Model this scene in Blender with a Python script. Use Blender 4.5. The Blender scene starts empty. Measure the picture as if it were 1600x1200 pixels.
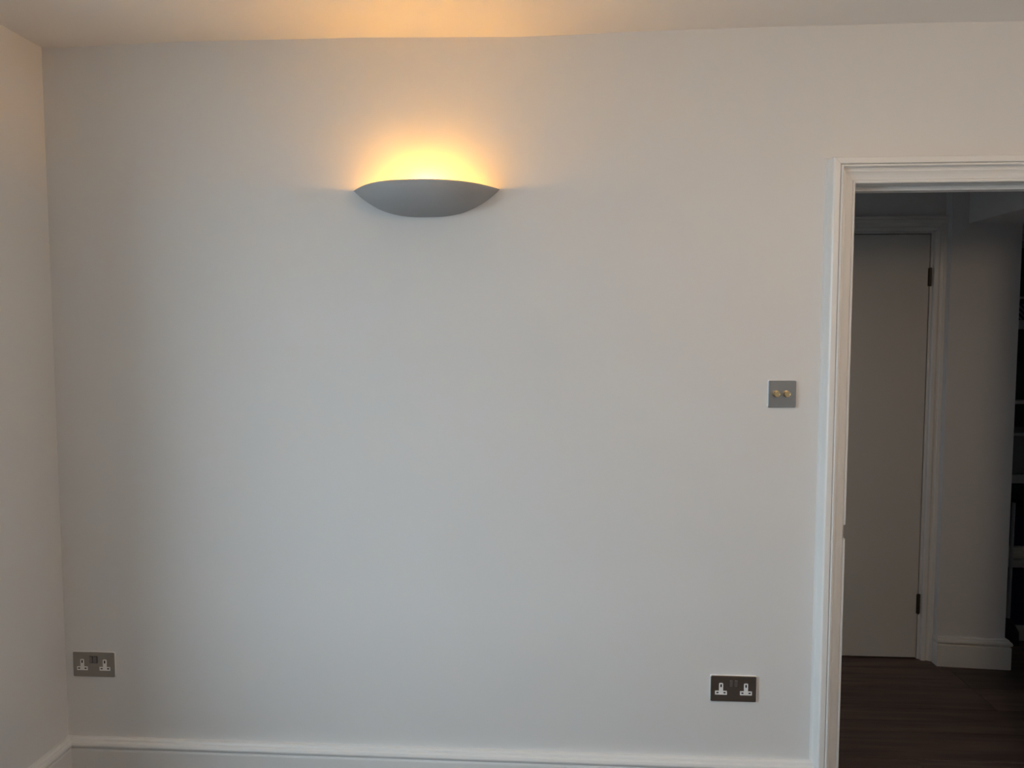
import bpy, bmesh, math, random
from mathutils import Vector
random.seed(4)
S = bpy.context.scene
COL = S.collection

# ------------------------------------------------------------------ camera
cam_d = bpy.data.cameras.new('camera')
cam = bpy.data.objects.new('camera', cam_d)
COL.objects.link(cam)
cam_d.sensor_fit = 'HORIZONTAL'
cam_d.sensor_width = 36.0
cam_d.lens = 36.0 * 1156.3 / 1600.0
cam_d.clip_start = 0.05
cam.location = (0.0, -2.388, 1.52)
cam.rotation_euler = (math.radians(90 - 3.6753), 0.0, math.radians(3.4502))
S.camera = cam

# ------------------------------------------------------------------ sky, light, exposure
SKY = (0.70, 0.865, 1.0)
SKY_STRENGTH = 12.0
BULB_COLOR = (1.0, 0.44, 0.045)
BULB_STRENGTH = 360.0
GLOBE_COLOR = (1.0, 0.71, 0.46)
GLOBE_STRENGTH = 23.5
w = bpy.data.worlds.new('overcast_sky')
S.world = w
w.use_nodes = True
w.node_tree.nodes['Background'].inputs[0].default_value = (*SKY, 1)
w.node_tree.nodes['Background'].inputs[1].default_value = SKY_STRENGTH
S.view_settings.view_transform = 'Standard'
S.view_settings.look = 'None'
S.view_settings.gamma = 1.0
S.view_settings.use_curve_mapping = False
S.view_settings.exposure = 0.0
S.cycles.max_bounces = 16
S.cycles.diffuse_bounces = 10
S.cycles.sample_clamp_indirect = 0.0

# window opening in the left wall (y0, y1, z0, z1)
WIN = (-2.28, -1.08, 0.45, 2.20)
# unseen narrow opening added at the hall's left end to brighten the hall
HALL_FILL_WIN = (0.48, 0.76, 0.90, 1.65)
def daylight_portal(x, wn):
    L = bpy.data.lights.new('daylight_portal', 'AREA')
    L.shape = 'RECTANGLE'
    L.size = wn[3] - wn[2]
    L.size_y = wn[1] - wn[0]
    L.cycles.is_portal = True
    p = bpy.data.objects.new('daylight_portal', L)
    COL.objects.link(p)
    p.location = (x, (wn[0] + wn[1]) / 2, (wn[2] + wn[3]) / 2)
    p.rotation_euler = (0, math.radians(-90), 0)
daylight_portal(-1.96, WIN)
daylight_portal(-0.755, HALL_FILL_WIN)

# ------------------------------------------------------------------ materials
def nt(name):
    m = bpy.data.materials.new(name)
    m.use_nodes = True
    t = m.node_tree
    return m, t, t.nodes['Principled BSDF']

def paint(name, col, rough=0.6, bump=0.0, scale=3.0, spec=0.3, var=0.0, fine=0.0):
    m, t, b = nt(name)
    b.inputs['Base Color'].default_value = (*col, 1)
    b.inputs['Roughness'].default_value = rough
    b.inputs['Specular IOR Level'].default_value = spec
    tc = t.nodes.new('ShaderNodeTexCoord')
    if var:
        n = t.nodes.new('ShaderNodeTexNoise')
        n.inputs['Scale'].default_value = scale * 1.7
        n.inputs['Detail'].default_value = 4
        t.links.new(tc.outputs['Object'], n.inputs['Vector'])
        r = t.nodes.new('ShaderNodeValToRGB')
        r.color_ramp.elements[0].position = 0.3
        r.color_ramp.elements[1].position = 0.7
        r.color_ramp.elements[0].color = (*[c * (1 - var) for c in col], 1)
        r.color_ramp.elements[1].color = (*[min(1, c * (1 + var)) for c in col], 1)
        t.links.new(n.outputs['Fac'], r.inputs['Fac'])
        t.links.new(r.outputs['Color'], b.inputs['Base Color'])
    prev = None
    for sc, st, dist in ((scale, bump, 0.02), (scale * 45, fine, 0.002)):
        if st:
            n = t.nodes.new('ShaderNodeTexNoise')
            n.inputs['Scale'].default_value = sc
            n.inputs['Detail'].default_value = 3
            t.links.new(tc.outputs['Object'], n.inputs['Vector'])
            bp = t.nodes.new('ShaderNodeBump')
            bp.inputs['Strength'].default_value = st
            bp.inputs['Distance'].default_value = dist
            t.links.new(n.outputs['Fac'], bp.inputs['Height'])
            if prev:
                t.links.new(prev.outputs['Normal'], bp.inputs['Normal'])
            prev = bp
    if prev:
        t.links.new(prev.outputs['Normal'], b.inputs['Normal'])
    return m

def metal(name, col, rough, aniso_scale=None):
    m, t, b = nt(name)
    b.inputs['Base Color'].default_value = (*col, 1)
    b.inputs['Metallic'].default_value = 1.0
    b.inputs['Roughness'].default_value = rough
    if aniso_scale:
        tc = t.nodes.new('ShaderNodeTexCoord')
        mp = t.nodes.new('ShaderNodeMapping')
        mp.inputs['Scale'].default_value = aniso_scale
        n = t.nodes.new('ShaderNodeTexNoise')
        n.inputs['Scale'].default_value = 60
        t.links.new(tc.outputs['Object'], mp.inputs['Vector'])
        t.links.new(mp.outputs['Vector'], n.inputs['Vector'])
        bp = t.nodes.new('ShaderNodeBump')
        bp.inputs['Strength'].default_value = 0.15
        bp.inputs['Distance'].default_value = 0.0005
        t.links.new(n.outputs['Fac'], bp.inputs['Height'])
        t.links.new(bp.outputs['Normal'], b.inputs['Normal'])
    return m

def wood(name, dark, light, rough=0.45):
    m, t, b = nt(name)
    tc = t.nodes.new('ShaderNodeTexCoord')
    oi = t.nodes.new('ShaderNodeObjectInfo')
    add = t.nodes.new('ShaderNodeVectorMath')
    add.operation = 'ADD'
    sc = t.nodes.new('ShaderNodeVectorMath')
    sc.operation = 'SCALE'
    cmb = t.nodes.new('ShaderNodeCombineXYZ')
    for k in range(3):
        t.links.new(oi.outputs['Random'], cmb.inputs[k])
    t.links.new(cmb.outputs[0], sc.inputs[0])
    sc.inputs['Scale'].default_value = 37.0
    t.links.new(tc.outputs['Object'], add.inputs[0])
    t.links.new(sc.outputs[0], add.inputs[1])
    mp = t.nodes.new('ShaderNodeMapping')
    mp.inputs['Scale'].default_value = (0.9, 14.0, 14.0)
    t.links.new(add.outputs[0], mp.inputs['Vector'])
    n = t.nodes.new('ShaderNodeTexNoise')
    n.inputs['Scale'].default_value = 2.2
    n.inputs['Detail'].default_value = 8
    n.inputs['Distortion'].default_value = 0.6
    t.links.new(mp.outputs['Vector'], n.inputs['Vector'])
    r = t.nodes.new('ShaderNodeValToRGB')
    r.color_ramp.elements[0].position = 0.32
    r.color_ramp.elements[1].position = 0.68
    r.color_ramp.elements[0].color = (*dark, 1)
    r.color_ramp.elements[1].color = (*light, 1)
    t.links.new(n.outputs['Fac'], r.inputs['Fac'])
    hs = t.nodes.new('ShaderNodeHueSaturation')
    mr = t.nodes.new('ShaderNodeMapRange')
    mr.inputs['To Min'].default_value = 0.72
    mr.inputs['To Max'].default_value = 1.2
    t.links.new(oi.outputs['Random'], mr.inputs['Value'])
    t.links.new(mr.outputs['Result'], hs.inputs['Value'])
    t.links.new(r.outputs['Color'], hs.inputs['Color'])
    t.links.new(hs.outputs['Color'], b.inputs['Base Color'])
    b.inputs['Roughness'].default_value = rough
    bp = t.nodes.new('ShaderNodeBump')
    bp.inputs['Strength'].default_value = 0.15
    bp.inputs['Distance'].default_value = 0.002
    t.links.new(n.outputs['Fac'], bp.inputs['Height'])
    t.links.new(bp.outputs['Normal'], b.inputs['Normal'])
    return m

M_WALL = paint('wall_emulsion', (0.74, 0.738, 0.735), 0.55, bump=0.22, scale=2.2, spec=0.25, fine=0.02)
M_CEIL = paint('ceiling_emulsion', (0.87, 0.86, 0.845), 0.7, bump=0.06, scale=2.5, spec=0.2)
M_TRIM = paint('trim_satinwood', (0.80, 0.795, 0.785), 0.32, spec=0.45, fine=0.02, scale=6)
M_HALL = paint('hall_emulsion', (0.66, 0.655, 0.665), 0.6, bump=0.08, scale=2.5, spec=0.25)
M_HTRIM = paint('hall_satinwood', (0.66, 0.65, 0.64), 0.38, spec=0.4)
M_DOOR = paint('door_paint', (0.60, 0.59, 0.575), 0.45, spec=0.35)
M_WOOD = wood('dark_oak', (0.048, 0.029, 0.024), (0.125, 0.080, 0.064))
M_SUB = paint('subfloor', (0.03, 0.022, 0.018), 0.8)
M_PLASTER = paint('lamp_plaster', (0.40, 0.405, 0.415), 0.6, spec=0.25, fine=0.02, scale=8)
M_NICKEL = metal('dark_brushed_nickel', (0.36, 0.34, 0.31), 0.34, (40, 1, 1))
M_STEEL = metal('brushed_steel', (0.36, 0.385, 0.41), 0.36, (40, 1, 1))
M_ROCK = metal('nickel_rocker', (0.50, 0.48, 0.46), 0.42)
M_ROCKD = metal('dark_rocker', (0.26, 0.24, 0.25), 0.42)
M_BRASS = metal('aged_brass', (0.78, 0.60, 0.34), 0.26)
M_WHITEP = paint('white_plastic', (0.86, 0.85, 0.84), 0.35, spec=0.5)
M_BLACK = paint('black_void', (0.012, 0.012, 0.012), 0.7)
M_HINGE = metal('bronzed_hinge', (0.10, 0.085, 0.07), 0.5)
M_SHELF = paint('shelf_paint', (0.42, 0.42, 0.41), 0.5, spec=0.35)
M_NAVY = paint('navy_fabric', (0.012, 0.016, 0.05), 0.8, spec=0.2, fine=0.2, scale=9)
M_CHAR = paint('charcoal_card', (0.03, 0.03, 0.034), 0.6)
M_GREY = paint('grey_card', (0.16, 0.16, 0.165), 0.6)
M_PAPER = paint('cream_paper', (0.50, 0.48, 0.42), 0.7)
M_POLE = paint('pole_grey', (0.38, 0.38, 0.40), 0.4, spec=0.4)
M_GROUND = paint('paving', (0.30, 0.29, 0.27), 0.9, var=0.15, scale=1.0)

def bulb_material(name='lit_bulb', col=BULB_COLOR, st=BULB_STRENGTH):
    m = bpy.data.materials.new(name)
    m.use_nodes = True
    t = m.node_tree
    t.nodes.clear()
    e = t.nodes.new('ShaderNodeEmission')
    e.inputs[0].default_value = (*col, 1)
    e.inputs[1].default_value = st
    o = t.nodes.new('ShaderNodeOutputMaterial')
    t.links.new(e.outputs[0], o.inputs[0])
    return m
M_BULB = bulb_material()
M_GLOBE = bulb_material('lit_globe', GLOBE_COLOR, GLOBE_STRENGTH)

def glass_material():
    m = bpy.data.materials.new('window_glass')
    m.use_nodes = True
    t = m.node_tree
    t.nodes.clear()
    a = t.nodes.new('ShaderNodeBsdfTransparent')
    a.inputs[0].default_value = (0.95, 0.97, 0.97, 1)
    g = t.nodes.new('ShaderNodeBsdfGlossy')
    g.inputs['Roughness'].default_value = 0.02
    mx = t.nodes.new('ShaderNodeMixShader')
    mx.inputs[0].default_value = 0.05
    o = t.nodes.new('ShaderNodeOutputMaterial')
    t.links.new(a.outputs[0], mx.inputs[1])
    t.links.new(g.outputs[0], mx.inputs[2])
    t.links.new(mx.outputs[0], o.inputs[0])
    return m
M_GLASS = glass_material()

# checked fabric for the patterned box on the shelf
def check_material():
    m, t, b = nt('striped_fabric')
    tc = t.nodes.new('ShaderNodeTexCoord')
    wv = t.nodes.new('ShaderNodeTexWave')
    wv.bands_direction = 'DIAGONAL'
    wv.inputs['Scale'].default_value = 24
    wv.inputs['Distortion'].default_value = 1.5
    t.links.new(tc.outputs['Object'], wv.inputs['Vector'])
    r = t.nodes.new('ShaderNodeValToRGB')
    r.color_ramp.interpolation = 'CONSTANT'
    r.color_ramp.elements[0].color = (0.01, 0.01, 0.013, 1)
    r.color_ramp.elements[1].position = 0.55
    r.color_ramp.elements[1].color = (0.16, 0.17, 0.24, 1)
    t.links.new(wv.outputs['Color'], r.inputs['Fac'])
    t.links.new(r.outputs['Color'], b.inputs['Base Color'])
    b.inputs['Roughness'].default_value = 0.8
    return m
M_STRIPE = check_material()

# ------------------------------------------------------------------ helpers
def empty(name, loc, label=None, cat=None, group=None, kind=None):
    o = bpy.data.objects.new(name, None)
    COL.objects.link(o)
    o.location = loc
    o.empty_display_size = 0.05
    tag(o, label, cat, group, kind)
    return o

def tag(o, label=None, cat=None, group=None, kind=None):
    if label: o['label'] = label
    if cat: o['category'] = cat
    if group: o['group'] = group
    if kind: o['kind'] = kind
    return o

def link(name, bm, mat, parent=None, kind=None, smooth=False, bevel=0.0, seg=2):
    """world-space bmesh -> one mesh object (under parent, an unrotated Empty or mesh)."""
    bmesh.ops.recalc_face_normals(bm, faces=bm.faces[:])
    if parent is not None:
        off = Vector((0, 0, 0))
        p = parent
        while p is not None:
            off += p.location
            p = p.parent
        bmesh.ops.translate(bm, verts=bm.verts[:], vec=-off)
    me = bpy.data.meshes.new(name)
    bm.to_mesh(me)
    bm.free()
    if mat: me.materials.append(mat)
    if smooth:
        for p in me.polygons: p.use_smooth = True
    o = bpy.data.objects.new(name, me)
    COL.objects.link(o)
    o.parent = parent
    if kind: o['kind'] = kind
    if bevel:
        b = o.modifiers.new('bevel', 'BEVEL')
        b.width = bevel
        b.segments = seg
        b.limit_method = 'ANGLE'
        b.angle_limit = math.radians(35)
    return o

def box(bm, x0, x1, y0, y1, z0, z1):
    v = [bm.verts.new((x, y, z)) for x in (x0, x1) for y in (y0, y1) for z in (z0, z1)]
    for f in ((0, 1, 3, 2), (4, 6, 7, 5), (0, 4, 5, 1), (2, 3, 7, 6), (0, 2, 6, 4), (1, 5, 7, 3)):
        bm.faces.new([v[i] for i in f])
    return bm

def boxes(*bs):
    bm = bmesh.new()
    for b in bs: box(bm, *b)
    return bm

def loft(rings, close=True, cap=True):
    """rings: lists of points of equal length -> skin between them."""
    bm = bmesh.new()
    vs = [[bm.verts.new(p) for p in r] for r in rings]
    n = len(vs[0])
    for a, b in zip(vs, vs[1:]):
        for i in range(n if close else n - 1):
            j = (i + 1) % n
            bm.faces.new((a[i], a[j], b[j], b[i]))
    if cap:
        bm.faces.new(vs[0])
        bm.faces.new(vs[-1])
    return bm

def tube(p0, p1, r0, r1=None, n=16):
    r1 = r0 if r1 is None else r1
    p0, p1 = Vector(p0), Vector(p1)
    d = (p1 - p0).normalized()
    a = d.orthogonal().normalized()
    b = d.cross(a)
    ring = lambda c, r: [c + a * r * math.cos(2 * math.pi * k / n) + b * r * math.sin(2 * math.pi * k / n) for k in range(n)]
    return loft([ring(p0, r0), ring(p1, r1)])

def lathe(c, axis, prof, n=28):
    """prof: (distance along axis, radius)."""
    c, d = Vector(c), Vector(axis).normalized()
    a = d.orthogonal().normalized()
    b = d.cross(a)
    return loft([[c + d * t + a * r * math.cos(2 * math.pi * k / n) + b * r * math.sin(2 * math.pi * k / n) for k in range(n)] for t, r in prof])

# ------------------------------------------------------------------ dimensions
XL, XR = -1.685, 2.25          # left and right room walls
YB = -4.6                      # wall behind the camera
WT = 0.137                     # thickness of the wall with the doorway
H = 2.469
OX0, OX1, OZ = 0.917, 1.677, 1.992      # clear doorway between the linings
HD = 1.130                     # hall wall with the flush door
HXL, HXR = -0.6, 3.3
LB = 0.024                     # lining board

# ------------------------------------------------------------------ setting: room walls
o = link('wall_back', boxes((XL - 0.3, OX0 - LB, 0, WT, -0.1, 2.62), (OX0 - LB, OX1 + LB, 0, WT, OZ + LB, 2.62),
                            (OX1 + LB, HXR + 0.1, 0, WT, -0.1, 2.62)), M_WALL, kind='structure')
o = link('wall_left', boxes((XL - 0.3, XL, WIN[1], 0.0, -0.1, 2.62), (XL - 0.3, XL, YB, WIN[0], -0.1, 2.62),
                            (XL - 0.3, XL, WIN[0], WIN[1], -0.1, WIN[2]), (XL - 0.3, XL, WIN[0], WIN[1], WIN[3], 2.62)), M_WALL, kind='structure')
link('wall_right', boxes((XR, XR + 0.15, YB, 0.0, -0.1, 2.62)), M_WALL, kind='structure')
link('wall_front', boxes((XL - 0.3, XR + 0.15, YB - 0.2, YB, -0.1, 2.62)), M_WALL, kind='structure')

# ceiling: a slab whose edge on the far wall wanders as the old plaster does
edge = [(-1.99, 2.466), (-1.685, 2.463), (-1.609, 2.461), (-1.457, 2.466), (-1.371, 2.468), (-1.179, 2.4706), (-0.967, 2.4697),
        (-0.758, 2.4688), (-0.634, 2.4695), (-0.449, 2.4655), (-0.144, 2.4595), (0.057, 2.4624), (0.255, 2.4673), (0.373, 2.4684),
        (0.646, 2.4714), (0.934, 2.471), (1.123, 2.472), (1.404, 2.470), (2.40, 2.469)]
bm = bmesh.new()
rows = []
for y, k in ((0.004, 1.0), (-0.12, 1.0), (-0.5, 0.5), (-1.2, 0.0), (-3.0, 0.0), (YB - 0.2, 0.0)):
    rows.append([bm.verts.new((x, y, H + (z - H) * k)) for x, z in edge])
rows.append([bm.verts.new((x, YB - 0.2, 2.66)) for x, z in edge])
rows.append([bm.verts.new((x, 0.004, 2.66)) for x, z in edge])
rows.append(rows[0])
for a, b in zip(rows, rows[1:]):
    for i in range(len(a) - 1):
        bm.faces.new((a[i], a[i + 1], b[i + 1], b[i]))
link('ceiling', bm, M_CEIL, kind='structure')

# ------------------------------------------------------------------ hall shell
PX0, PX1, PY0, PY1 = 1.764, 2.054, 1.072, 1.050     # pier: front edge, slightly askew
link('wall_hall', boxes((HXL, 0.925, HD, HD + 0.15, -0.1, 2.62), (1.715, 2.05, HD, HD + 0.15, -0.1, 2.62), (0.925, 1.715, HD, HD + 0.15, 2.0, 2.62)),
     M_HALL, kind='structure')
bm = bmesh.new()
b0 = [bm.verts.new((x, y, -0.1)) for x, y in ((PX0, PY0), (PX1, PY1), (PX1, 1.86), (PX0 + 0.16, 1.86), (PX0 + 0.16, HD + 0.001), (PX0, HD + 0.001))]
r = bmesh.ops.extrude_face_region(bm, geom=[bm.faces.new(b0)])
bmesh.ops.translate(bm, verts=[g for g in r['geom'] if isinstance(g, bmesh.types.BMVert)], vec=(0, 0, 2.72))
link('wall_pier', bm, M_HALL, kind='structure')
link('wall_alcove', boxes((PX1, HXR + 0.1, 1.86, 2.0, -0.1, 2.62)), M_HALL, kind='structure')
link('wall_hall_left', boxes((HXL - 0.15, HXL, WT, HALL_FILL_WIN[0], -0.1, 2.62), (HXL - 0.15, HXL, HALL_FILL_WIN[1], HD + 0.15, -0.1, 2.62),
                             (HXL - 0.15, HXL, HALL_FILL_WIN[0], HALL_FILL_WIN[1], -0.1, HALL_FILL_WIN[2]), (HXL - 0.15, HXL, HALL_FILL_WIN[0], HALL_FILL_WIN[1], HALL_FILL_WIN[3], 2.62)), M_HALL, kind='structure')
link('wall_hall_right', boxes((HXR, HXR + 0.15, WT, 1.86, -0.1, 2.62)), M_HALL, kind='structure')
link('ceiling_hall', boxes((HXL, HXR, WT, 1.86, 2.44, 2.60)), M_HALL, kind='structure')
# dropped bulkhead over the right of the hall
link('ceiling_bulkhead', boxes((1.832, HXR, WT, 1.86, 2.0226, 2.44)), M_HALL, kind='structure')

# ------------------------------------------------------------------ floor with planks
fl = link('floor', boxes((XL - 0.3, HXR + 0.1, YB - 0.2, 1.95, -0.10, -0.018)), M_SUB, kind='structure')
PW = 0.19
pm = {}
def plank_mesh(L):
    key = round(L, 2)
    if key not in pm:
        bm = bmesh.new()
        c = 0.0008
        hx, hy = L / 2 - 0.0009, PW / 2 - 0.0011
        ring = lambda x, y, z: [(-x, -y, z), (x, -y, z), (x, y, z), (-x, y, z)]
        rr = [ring(hx, hy, -0.018), ring(hx, hy, -c), ring(hx - c, hy - c, 0.0)]
        vs = [[bm.verts.new(p) for p in q] for q in rr]
        for a, b in zip(vs, vs[1:]):
            for i in range(4):
                bm.faces.new((a[i], a[(i + 1) % 4], b[(i + 1) % 4], b[i]))
        bm.faces.new(vs[2]); bm.faces.new(vs[0][::-1])
        bmesh.ops.recalc_face_normals(bm, faces=bm.faces[:])
        me = bpy.data.meshes.new('plank')
        bm.to_mesh(me); bm.free()
        me.materials.append(M_WOOD)
        pm[key] = me
    return pm[key]
def lay(x0, x1, ya, yb):
    k = math.floor((ya - 0.2665) / PW)
    while 0.2665 + k * PW < yb:
        yc = 0.2665 + (k + 0.5) * PW
        if ya - PW / 2 < yc < yb:
            x = x0 - random.choice((0.0, 0.5, 1.0, 1.4))
            while x < x1:
                a, b = max(x, x0), min(x + 1.9, x1)
                if b - a > 0.12:
                    p = bpy.data.objects.new('plank', plank_mesh(b - a))
                    COL.objects.link(p)
                    p.parent = fl
                    p.location = ((a + b) / 2, yc, random.uniform(-0.0006, 0.0))
                x += 1.9
        k += 1
lay(XL - 0.02, XR + 0.02, YB, 0.02)
lay(HXL, HXR, 0.06, 1.86)

# ------------------------------------------------------------------ window in the left wall (daylight)
fw = 0.055
def window(name, xw, wn, depth, rail=True):
    y0, y1, z0, z1 = wn
    xa, xb = xw - depth, xw - depth + 0.06
    wnd = empty(name, (xa, (y0 + y1) / 2, z0), kind='structure')
    link('window_frame', boxes((xa, xb, y0, y0 + fw, z0, z1), (xa, xb, y1 - fw, y1, z0, z1), (xa, xb, y0 + fw, y1 - fw, z0, z0 + fw),
                               (xa, xb, y0 + fw, y1 - fw, z1 - fw, z1)), M_TRIM, wnd, bevel=0.003)
    zm = (z0 + z1) / 2
    parts = [(z0 + fw, z1 - fw)]
    if rail:
        link('meeting_rail', boxes((xa, xb + 0.01, y0 + fw, y1 - fw, zm - 0.025, zm + 0.025)), M_TRIM, wnd, bevel=0.003)
        parts = [(z0 + fw, zm - 0.025), (zm + 0.025, z1 - fw)]
        link('window_sill', boxes((xb, xw + 0.035, y0 - 0.03, y1 + 0.03, z0 - 0.025, z0)), M_TRIM, wnd, bevel=0.006)
    for a, b in parts:
        link('pane', boxes((xa + 0.025, xa + 0.031, y0 + fw, y1 - fw, a, b)), M_GLASS, wnd)
window('window_1', XL, WIN, 0.27)
window('hall_fill_window', HXL, HALL_FILL_WIN, 0.13, rail=False)  # added pane out of view, lets in daylight to lift the dim hall
link('ground', boxes((-14, XL - 0.3, -16, 8, -0.5, -0.35)), M_GROUND, kind='structure')

# ------------------------------------------------------------------ skirting boards
SK = [(0.0, 0.1405), (0.010, 0.1410), (0.0165, 0.1385), (0.0185, 0.1345), (0.0190, 0.1325), (0.0225, 0.1322), (0.0275, 0.1285),
      (0.0300, 0.1225), (0.0300, 0.1180), (0.0270, 0.1130), (0.0220, 0.1100), (0.0205, 0.1085), (0.0205, 0.1060), (0.0245, 0.1040),
      (0.0255, 0.1010), (0.0255, 0.0), (0.0, 0.0)]
def skirting(name, path, inner, mat=M_TRIM, prof=SK, parent=None, sc=1.0, kind='structure'):
    """path: list of xy points along the wall face; inner(i) -> offset direction times 1 (mitred) at each point."""
    rings = []
    for (x, y), (nx, ny) in zip(path, inner):
        rings.append([(x + nx * t, y + ny * t, z * sc) for t, z in prof])
    return link(name, loft(rings), mat, parent, kind=kind)
CX = 0.836                              # outer face of the door casing
skirting('baseboard_back', [(XL, -0.0), (CX + 0.001, -0.0)], [(1, -1), (0, -1)])
skirting('baseboard_left', [(XL, -0.0), (XL, YB)], [(1, -1), (1, 1)])
skirting('baseboard_front', [(XL, YB), (XR, YB)], [(1, 1), (-1, 1)])
skirting('baseboard_right', [(XR, YB), (XR, 0)], [(-1, 1), (-1, -1)])
skirting('baseboard_back', [(1.758, 0), (XR, 0)], [(0, -1), (-1, -1)]).name = 'baseboard_back_right'

# ------------------------------------------------------------------ doorway casing (room side)
trim = empty('trim_1', (CX, 0, 0), kind='structure')
BAND = [(-0.0075, 0.0), (-0.0070, 0.0012), (-0.0035, 0.0028), (-0.0012, 0.0060), (0.0, 0.0120), (0.0, 0.046), (0.0015, 0.051), (0.005, 0.054), (0.0195, 0.054), (0.0215, 0.0525), (0.0222, 0.049), (0.0222, 0.0)]
ARCH = [(0.0232, 0.0), (0.0232, 0.0500), (0.0245, 0.0535), (0.0270, 0.0545), (0.0300, 0.0535), (0.0313, 0.0500), (0.0316, 0.0440),
        (0.0340, 0.0400), (0.0385, 0.0375), (0.0430, 0.0375), (0.0460, 0.0350), (0.0520, 0.0315), (0.0600, 0.0290), (0.0660, 0.0280),
        (0.0670, 0.0250), (0.0680, 0.0250), (0.0692, 0.0285), (0.0725, 0.0295), (0.0755, 0.0280), (0.0765, 0.0245), (0.0765, 0.0)]
TOP = 2.064
CXR = OX1 + (OX0 - CX)                  # outer face on the far side
g = 0.0004
def leg(prof, name, notch=None, mirror=False, smooth=False):
    X = (lambda wv: CXR - wv) if mirror else (lambda wv: CX + wv)
    zs = [(0.0, 0.0)]
    rings = [[(X(wv), -t, 0.0) for wv, t in prof]]
    if notch:
        za, zb, wmax = notch
        cut = [(min(wv, wmax), t) for wv, t in prof]
        for z, pr in ((za, prof), (za + 0.0005, cut), (zb - 0.0005, cut), (zb, prof)):
            rings.append([(X(wv), -t, z) for wv, t in pr])
    rings.append([(X(wv), -t, TOP - wv - g) for wv, t in prof])
    return link(name, loft(rings), M_TRIM, trim)
leg(BAND, 'back_band')
leg(ARCH, 'casing_leg', notch=(0.8815, 0.9275, 0.0685))
leg(BAND, 'back_band', mirror=True)
leg(ARCH, 'casing_leg', mirror=True)
for prof, nm in ((BAND, 'head_band'), (ARCH, 'casing_head')):
    link(nm, loft([[(CX + wv + g, -t, TOP - wv) for wv, t in prof], [(CXR - wv - g, -t, TOP - wv) for wv, t in prof]]), M_TRIM, trim)
# linings and stops
link('door_lining', boxes((OX0 - LB, OX0, 0, WT + 0.004, 0, 0.882), (OX0 - LB, OX0 - 0.012, 0, WT + 0.004, 0.882, 0.927), (OX0 - 0.012, OX0, 0.036, WT + 0.004, 0.882, 0.927),
                          (OX0 - LB, OX0, 0, WT + 0.004, 0.927, OZ + LB)), M_TRIM, trim)
link('strike_keep', boxes((OX0 - 0.0125, OX0 - 0.011, 0.004, 0.035, 0.884, 0.925)), M_HINGE, trim)
link('door_lining', boxes((OX1, OX1 + LB, 0, WT + 0.004, 0, OZ + LB)), M_TRIM, trim)
link('head_lining', boxes((OX0, OX1, 0, WT + 0.004, OZ, OZ + LB)), M_TRIM, trim)
for x0, x1 in ((OX0, OX0 + 0.013), (OX1 - 0.013, OX1)):
    link('door_stop', boxes((x0, x1, 0.044, 0.082, 0, OZ)), M_TRIM, trim, bevel=0.0012)
link('head_stop', boxes((OX0 + 0.013, OX1 - 0.013, 0.044, 0.082, OZ - 0.014, OZ)), M_TRIM, trim, bevel=0.0012)
# plain architrave on the hall side
bm = boxes((OX0 - 0.075, OX0 - 0.005, WT, WT + 0.02, 0, OZ + 0.075), (OX1 + 0.005, OX1 + 0.075, WT, WT + 0.02, 0, OZ + 0.075),
           (OX0 - 0.005, OX1 + 0.005, WT, WT + 0.02, OZ + 0.005, OZ + 0.075))
link('hall_casing', bm, M_HTRIM, trim)

# ------------------------------------------------------------------ flush door across the hall
d1 = empty('door_1', (1.32, HD, 0), kind='structure')
DX0, DX1, DZ = 0.94, 1.6985, 1.985
link('door_leaf', boxes((DX0, DX1, HD - 0.002, HD + 0.042, 0.006, DZ)), M_DOOR, d1, bevel=0.0015)
link('door_frame', boxes((DX0 - 0.034, DX0 - 0.003, HD - 0.002, HD + 0.10, 0, DZ + 0.034), (DX1 + 0.004, DX1 + 0.034, HD - 0.002, HD + 0.10, 0, DZ + 0.034),
                         (DX0 - 0.003, DX1 + 0.004, HD - 0.002, HD + 0.10, DZ + 0.004, DZ + 0.034)), M_HTRIM, d1)
link('frame_rebate', boxes((DX0 - 0.003, DX1 + 0.004, HD + 0.046, HD + 0.10, 0, DZ + 0.004)), M_BLACK, d1)
CA = [(0.0, 0.0), (0.0, 0.014), (0.003, 0.018), (0.010, 0.020), (0.0165, 0.0215), (0.0185, 0.017), (0.026, 0.0165), (0.034, 0.0195),
      (0.036, 0.0225), (0.050, 0.0245), (0.052, 0.021), (0.056, 0.021), (0.058, 0.026), (0.066, 0.027), (0.0685, 0.024), (0.0685, 0.0)]
ix0, ix1, iz = DX0 - 0.014, DX1 + 0.014, DZ + 0.012
yf = HD - 0.002
for s, xi in ((1, ix1), (-1, ix0)):
    link('casing_leg', loft([[(xi + s * wv, yf - t, 0.0) for wv, t in CA], [(xi + s * wv, yf - t, iz + wv - g) for wv, t in CA]]), M_HTRIM, d1)
link('casing_head', loft([[(ix0 - wv + g, yf - t, iz + wv) for wv, t in CA], [(ix1 + wv - g, yf - t, iz + wv) for wv, t in CA]]), M_HTRIM, d1)
for za, zb in ((1.7503, 1.8317), (0.2198, 0.312)):
    hg = link('hinge', boxes((DX1 - 0.006, DX1 + 0.0015, yf - 0.0025, yf + 0.004, za, zb), (DX1 + 0.0035, DX1 + 0.011, yf - 0.0025, yf + 0.004, za, zb)), M_HINGE, d1)
    link('hinge_pin', tube((DX1 + 0.0025, yf - 0.005, za - 0.002), (DX1 + 0.0025, yf - 0.005, zb + 0.002), 0.0042, n=12), M_HINGE, hg, smooth=False)

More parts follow.
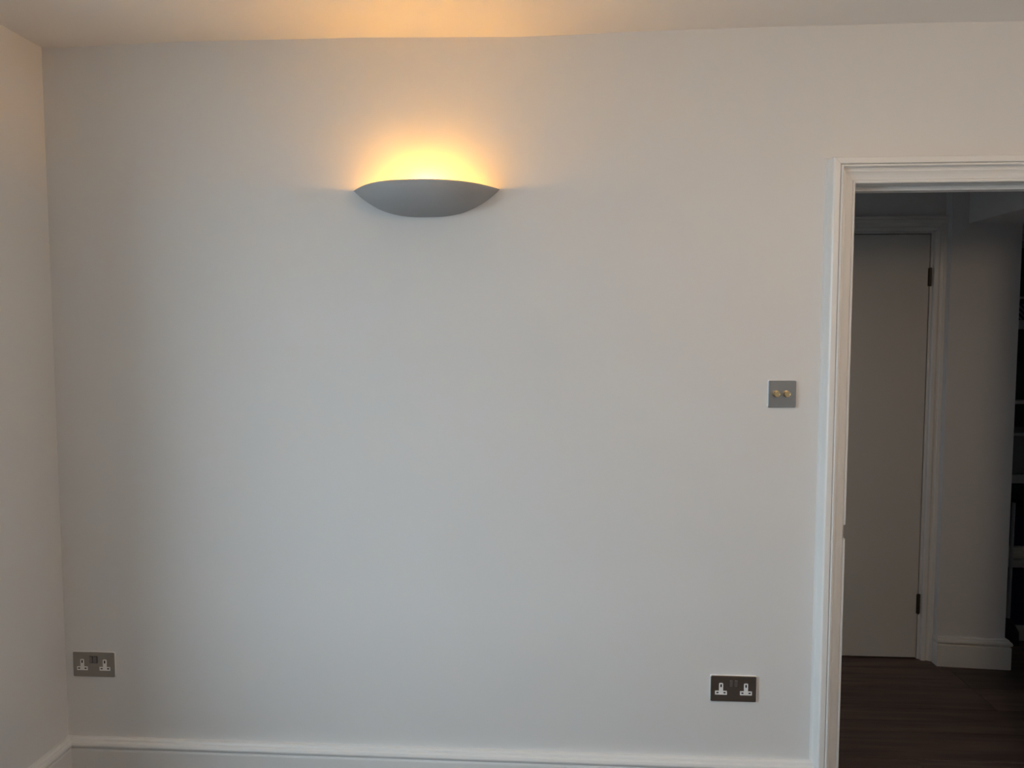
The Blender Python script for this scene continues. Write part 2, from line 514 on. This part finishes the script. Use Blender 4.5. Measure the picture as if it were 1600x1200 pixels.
# pier skirting: return on the left, front, return on the right
SKH = [(t * 0.82, z * 0.98) for t, z in SK]
dv = Vector((PX1 - PX0, PY1 - PY0)).normalized()
nf = (dv.y, -dv.x)          # towards the room
m0 = (nf[0] - dv.x, nf[1] - dv.y)
m1 = (nf[0] + dv.x, nf[1] + dv.y)
skirting('baseboard_pier', [(PX0, HD - 0.03), (PX0, PY0), (PX1, PY1), (PX1, 1.34)], [(-0.3, 0), (-0.3, nf[1]), m1, (1, 0)], mat=M_HTRIM, prof=SKH)
skirting('baseboard_hall', [(HXL, HD), (ix0 - 0.07, HD)], [(0, -1), (0, -1)], mat=M_HTRIM, prof=SKH)

# ------------------------------------------------------------------ wall light
SX, SZ = -0.419, 1.9885
A, P, HB = 0.2365, 0.167, 0.086
sc = empty('wall_light', (SX, 0, SZ), 'half-bowl plaster uplighter glowing amber, fixed high on the wall', 'wall light')
NU, NP, TH = 64, 18, 0.006
def prof_u(u, a, p, h):
    k = max(0.0, 1 - abs(u) ** 2.7)
    k = max(k, 0.012)
    return a * u, p * k, h * k
bm = bmesh.new()
outer, inner = [], []
for i in range(NU + 1):
    u = math.sin((i / NU * 2 - 1) * math.pi / 2)
    x, p, h = prof_u(u, A, P, HB)
    xi, pi_, hi = prof_u(u, A - TH, P - TH, HB - TH)
    ro, ri = [], []
    for j in range(NP + 1):
        a = j / NP * math.pi / 2
        ro.append(bm.verts.new((SX + x, -p * math.cos(a) - 0.0005, SZ - h * math.sin(a))))
        ri.append(bm.verts.new((SX + xi, -pi_ * math.cos(a) - 0.0005, SZ - hi * math.sin(a))))
    outer.append(ro); inner.append(ri)
for i in range(NU):
    for j in range(NP):
        bm.faces.new((outer[i][j], outer[i + 1][j], outer[i + 1][j + 1], outer[i][j + 1]))
        bm.faces.new((inner[i][j], inner[i][j + 1], inner[i + 1][j + 1], inner[i + 1][j]))
    bm.faces.new((outer[i][0], inner[i][0], inner[i + 1][0], outer[i + 1][0]))
    bm.faces.new((outer[i][NP], outer[i + 1][NP], inner[i + 1][NP], inner[i][NP]))
for e in (0, NU):
    for j in range(NP):
        bm.faces.new((outer[e][j], outer[e][j + 1], inner[e][j + 1], inner[e][j]))
sh = link('bowl_shade', bm, M_PLASTER, sc, smooth=True)
for p in sh.data.polygons:
    pass
sh.modifiers.new('edge', 'EDGE_SPLIT').split_angle = math.radians(50)
link('back_plate', boxes((SX - 0.06, SX + 0.06, -0.008, -0.0005, SZ - 0.062, SZ - 0.024)), M_WHITEP, sc, bevel=0.002)
link('lamp_holder', tube((SX, -0.046, SZ - 0.066), (SX, -0.046, SZ - 0.040), 0.014, 0.013, n=20), M_WHITEP, sc)
link('holder_arm', boxes((SX - 0.008, SX + 0.008, -0.047, -0.008, SZ - 0.062, SZ - 0.054)), M_STEEL, sc)
link('bulb', lathe((SX, -0.046, SZ - 0.040), (0, 0, 1), [(0, 0.008), (0.004, 0.0115), (0.012, 0.0135), (0.032, 0.0135), (0.043, 0.0095), (0.049, 0.004)], n=24), M_BULB, sc, smooth=True)

# ------------------------------------------------------------------ unseen globe added right of the view for its warm light
LX, LY = 1.05, -1.75
GZ, GR = 2.13, 0.15
cl = empty('added_globe_light', (LX, LY, H), 'unseen opal globe on a cord, added for warm light on the right', 'added light')
link('ceiling_rose', lathe((LX, LY, H), (0, 0, -1), [(0, 0.055), (0.012, 0.052), (0.024, 0.030), (0.028, 0.006)], n=32), M_WHITEP, cl, smooth=False)
link('cord', tube((LX, LY, H - 0.028), (LX, LY, GZ + GR + 0.03), 0.003, n=10), M_WHITEP, cl)
link('cap', lathe((LX, LY, GZ + GR + 0.032), (0, 0, -1), [(0, 0.012), (0.010, 0.030), (0.040, 0.034)], n=28), M_BRASS, cl)
link('globe', lathe((LX, LY, GZ + GR), (0, 0, -1), [(GR * (1 - math.cos(math.pi * k / 16)), max(0.002, GR * math.sin(math.pi * k / 16))) for k in range(17)], n=32), M_GLOBE, cl, smooth=True)

# ------------------------------------------------------------------ sockets
def rounded_plate(cx, cz, wd, ht, y0, y1, r=0.004):
    pts = []
    for sx, sz, a0 in ((1, 1, 0), (-1, 1, 90), (-1, -1, 180), (1, -1, 270)):
        for k in range(5):
            a = math.radians(a0 + 22.5 * k)
            pts.append((cx + sx * (wd / 2 - r) + r * math.cos(a), cz + sz * (ht / 2 - r) + r * math.sin(a)))
    c = 0.0012
    ins = lambda q: (cx + (q[0] - cx) * (1 - 2 * c / wd), cz + (q[1] - cz) * (1 - 2 * c / ht))
    return loft([[(x, y0, z) for x, z in pts], [(x, y1 + c, z) for x, z in pts], [(ins(q)[0], y1, ins(q)[1]) for q in pts]])

def tee(cx, cz, y0, y1):
    hw, sw = 0.0190, 0.0066
    zb, zm_, zt = -0.0200, -0.0070, 0.0190
    pts = [(-hw, zb), (hw, zb), (hw, zm_), (sw, zm_), (sw, zt - 0.002), (sw - 0.002, zt), (-sw + 0.002, zt), (-sw, zt - 0.002), (-sw, zm_), (-hw, zm_)]
    return loft([[(cx + x, y0, cz + z) for x, z in pts], [(cx + x, y1, cz + z) for x, z in pts]])

def double_socket(cx, cz, label, rocker, wd=0.147, tilt=(0, 0)):
    t = empty('double_socket', (cx, 0, cz), label, 'socket', 'double sockets on the wall')
    link('edge_glint', rounded_plate(cx, cz, wd + 0.0018, 0.0872, 0.0, -0.0052), M_WHITEP, t)  # white rim stands in for the window's reflection along the plate edges
    link('face_plate', rounded_plate(cx, cz, wd, 0.086, -0.0050, -0.0075), M_NICKEL, t)
    for s in (-1, 1):
        x = cx + s * 0.040
        ins = link('socket_insert', tee(x, cz, -0.006, -0.0083), M_WHITEP, t)
        link('earth_hole', boxes((x - 0.0022, x + 0.0022, -0.0086, -0.0082, cz + 0.0055, cz + 0.0150)), M_BLACK, ins)
        for q in (-1, 1):
            link('pin_hole', boxes((x + q * 0.0115 - 0.0034, x + q * 0.0115 + 0.0034, -0.0086, -0.0082, cz - 0.0152, cz - 0.0112)), M_BLACK, ins)
    for s in (-1, 1):
        x = cx + s * 0.0077
        bm = bmesh.new()
        za, zb = cz + 0.006, cz + 0.029
        tl = 0.0016
        rings = [[(x - 0.0055, -0.006, za), (x + 0.0055, -0.006, za), (x + 0.0055, -0.006, zb), (x - 0.0055, -0.006, zb)],
                 [(x - 0.0052, -0.0088, za), (x + 0.0052, -0.0088, za), (x + 0.0052, -0.0088 - tl, zb), (x - 0.0052, -0.0088 - tl, zb)]]
        bm.free()
        link('rocker', loft(rings), rocker, t, bevel=0.0005)
        link('rocker_gap', boxes((x - 0.0064, x + 0.0064, -0.0077, -0.0060, za - 0.001, zb + 0.001)), M_BLACK, t)
    return t
double_socket(0.5790, 0.3745, 'dark nickel double socket with pale rockers beside the doorway casing', M_ROCK)
double_socket(-1.5812, 0.3968, 'dark nickel double socket with dark rockers near the corner of the room', M_ROCKD)

# ------------------------------------------------------------------ dimmer switch
dx, dz = 0.7128, 1.3382
dm = empty('dimmer_switch', (dx, 0, dz), 'square brushed steel dimmer switch with two brass knobs', 'dimmer switch')
link('edge_glint', rounded_plate(dx, dz, 0.0878, 0.0865, 0.0, -0.0042), M_WHITEP, dm)  # same white rim, imitating a bright reflecting plate edge
link('face_plate', rounded_plate(dx, dz, 0.0868, 0.0855, -0.0040, -0.007), M_STEEL, dm)
for s in (-1, 1):
    kx = 0.7098 + s * 0.0158
    kn = link('knob', lathe((kx, -0.007, dz + 0.0005), (0, -1, 0), [(0, 0.0072), (0.005, 0.0072), (0.0055, 0.0092), (0.016, 0.0092), (0.0175, 0.0080), (0.0175, 0.0066), (0.0170, 0.0060)], n=28),
              M_BRASS, dm)
    link('knob_collar', lathe((kx, -0.007, dz + 0.0005), (0, -1, 0), [(0, 0.0105), (0.0012, 0.0105), (0.0018, 0.0090)], n=24), M_BRASS, dm)

# ------------------------------------------------------------------ bookcase in the alcove
BX0, BX1, BY0, BY1 = 2.10, 3.05, 1.36, 1.68
bc = empty('bookcase', ((BX0 + BX1) / 2, BY1, 0), 'dim grey open bookcase set back behind the hall pier', 'bookcase')
for x in (BX0, BX1 - 0.022):
    link('side_panel', boxes((x, x + 0.022, BY0, BY1, 0, 2.0)), M_SHELF, bc, bevel=0.001)
link('back_panel', boxes((BX0 + 0.022, BX1 - 0.022, BY1 - 0.008, BY1, 0.0, 2.0)), M_CHAR, bc)
for za, zb in ((1.980, 2.0), (1.702, 1.713), (1.557, 1.600), (1.190, 1.207), (0.798, 0.838), (0.376, 0.414), (0.055, 0.075)):
    link('shelf', boxes((BX0 + 0.022, BX1 - 0.022, BY0 + 0.001, BY1 - 0.008, za, zb)), M_SHELF, bc, bevel=0.001)
link('plinth', boxes((BX0 + 0.022, BX1 - 0.022, BY0 + 0.002, BY0 + 0.02, 0.004, 0.055)), M_SHELF, bc)

def storage(name, x0, x1, y0, y1, z0, z1, mat, label, cat, lid=None, lidmat=None):
    t = empty(name, ((x0 + x1) / 2, (y0 + y1) / 2, z0), label, cat)
    th = 0.004
    lz = z1 - (lid or 0)
    bm = boxes((x0, x1, y0, y1, z0, lz))
    link('body', bm, mat, t, bevel=0.004)
    if lid:
        link('lid', boxes((x0 - 0.003, x1 + 0.003, y0 - 0.003, y1 + 0.003, lz, z1)), lidmat or mat, t, bevel=0.003)
    return t
sx0, sx1 = BX0 + 0.028, BX1 - 0.028
storage('storage_box', sx0 + 0.004, 2.52, 1.40, 1.65, 1.7135, 1.815, M_CHAR, 'black lidded box on the topmost narrow bookcase shelf', 'box', 0.02, M_CHAR)
storage('fabric_box', sx0 + 0.004, 2.46, 1.385, 1.62, 1.6005, 1.690, M_STRIPE, 'navy and black patterned box under the narrow bookcase shelf', 'box', 0.012, M_NAVY)
storage('storage_box', sx0 + 0.004, 2.50, 1.41, 1.65, 1.2075, 1.42, M_CHAR, 'tall black box on the thin middle bookcase shelf', 'box', 0.03, M_BLACK)
storage('storage_box', sx0 + 0.004, 2.50, 1.39, 1.65, 0.8385, 1.045, M_GREY, 'grey box with paler lid below the thin bookcase shelf', 'box', 0.016, M_SHELF)
storage('storage_box', sx0 + 0.004, 2.46, 1.42, 1.65, 0.47, 0.655, M_NAVY, 'navy box lying on the pale stack of papers', 'box', 0.03, M_BLACK)
pp = empty('paper_stack', (2.32, 1.53, 0.4145), 'pale stack of papers on the lower bookcase shelf', 'papers')
for k in range(5):
    q = random.uniform(-0.004, 0.004)
    link('booklet', boxes((sx0 + 0.006 + q * 0.3, 2.47 + q, 1.385 + abs(q), 1.655 + q * 0.4, 0.4145 + k * 0.011, 0.4145 + k * 0.011 + 0.0106)), M_PAPER, pp)
storage('storage_box', sx0 + 0.004, 2.62, 1.385, 1.65, 0.0755, 0.362, M_NAVY, 'large navy box on the lowest bookcase shelf', 'box', 0.04, M_NAVY)

# short broom standing in the gap between pier and bookcase
br = empty('hand_broom', (2.226, 1.325, 0.0), 'short grey broom with a dark head propped beside the bookcase', 'broom')
link('handle', tube((2.2275, 1.322, 0.13), (2.241, 1.338, 0.706), 0.0085, 0.0080, n=14), M_POLE, br)
link('broom_head', loft([[(2.226 + sx * a, 1.322 + sy * b, z) for sx, sy in ((-1, -1), (1, -1), (1, 1), (-1, 1))]
                         for a, b, z in ((0.050, 0.020, 0.0), (0.046, 0.019, 0.07), (0.026, 0.015, 0.11), (0.013, 0.011, 0.135))]), M_CHAR, br, bevel=0.003)
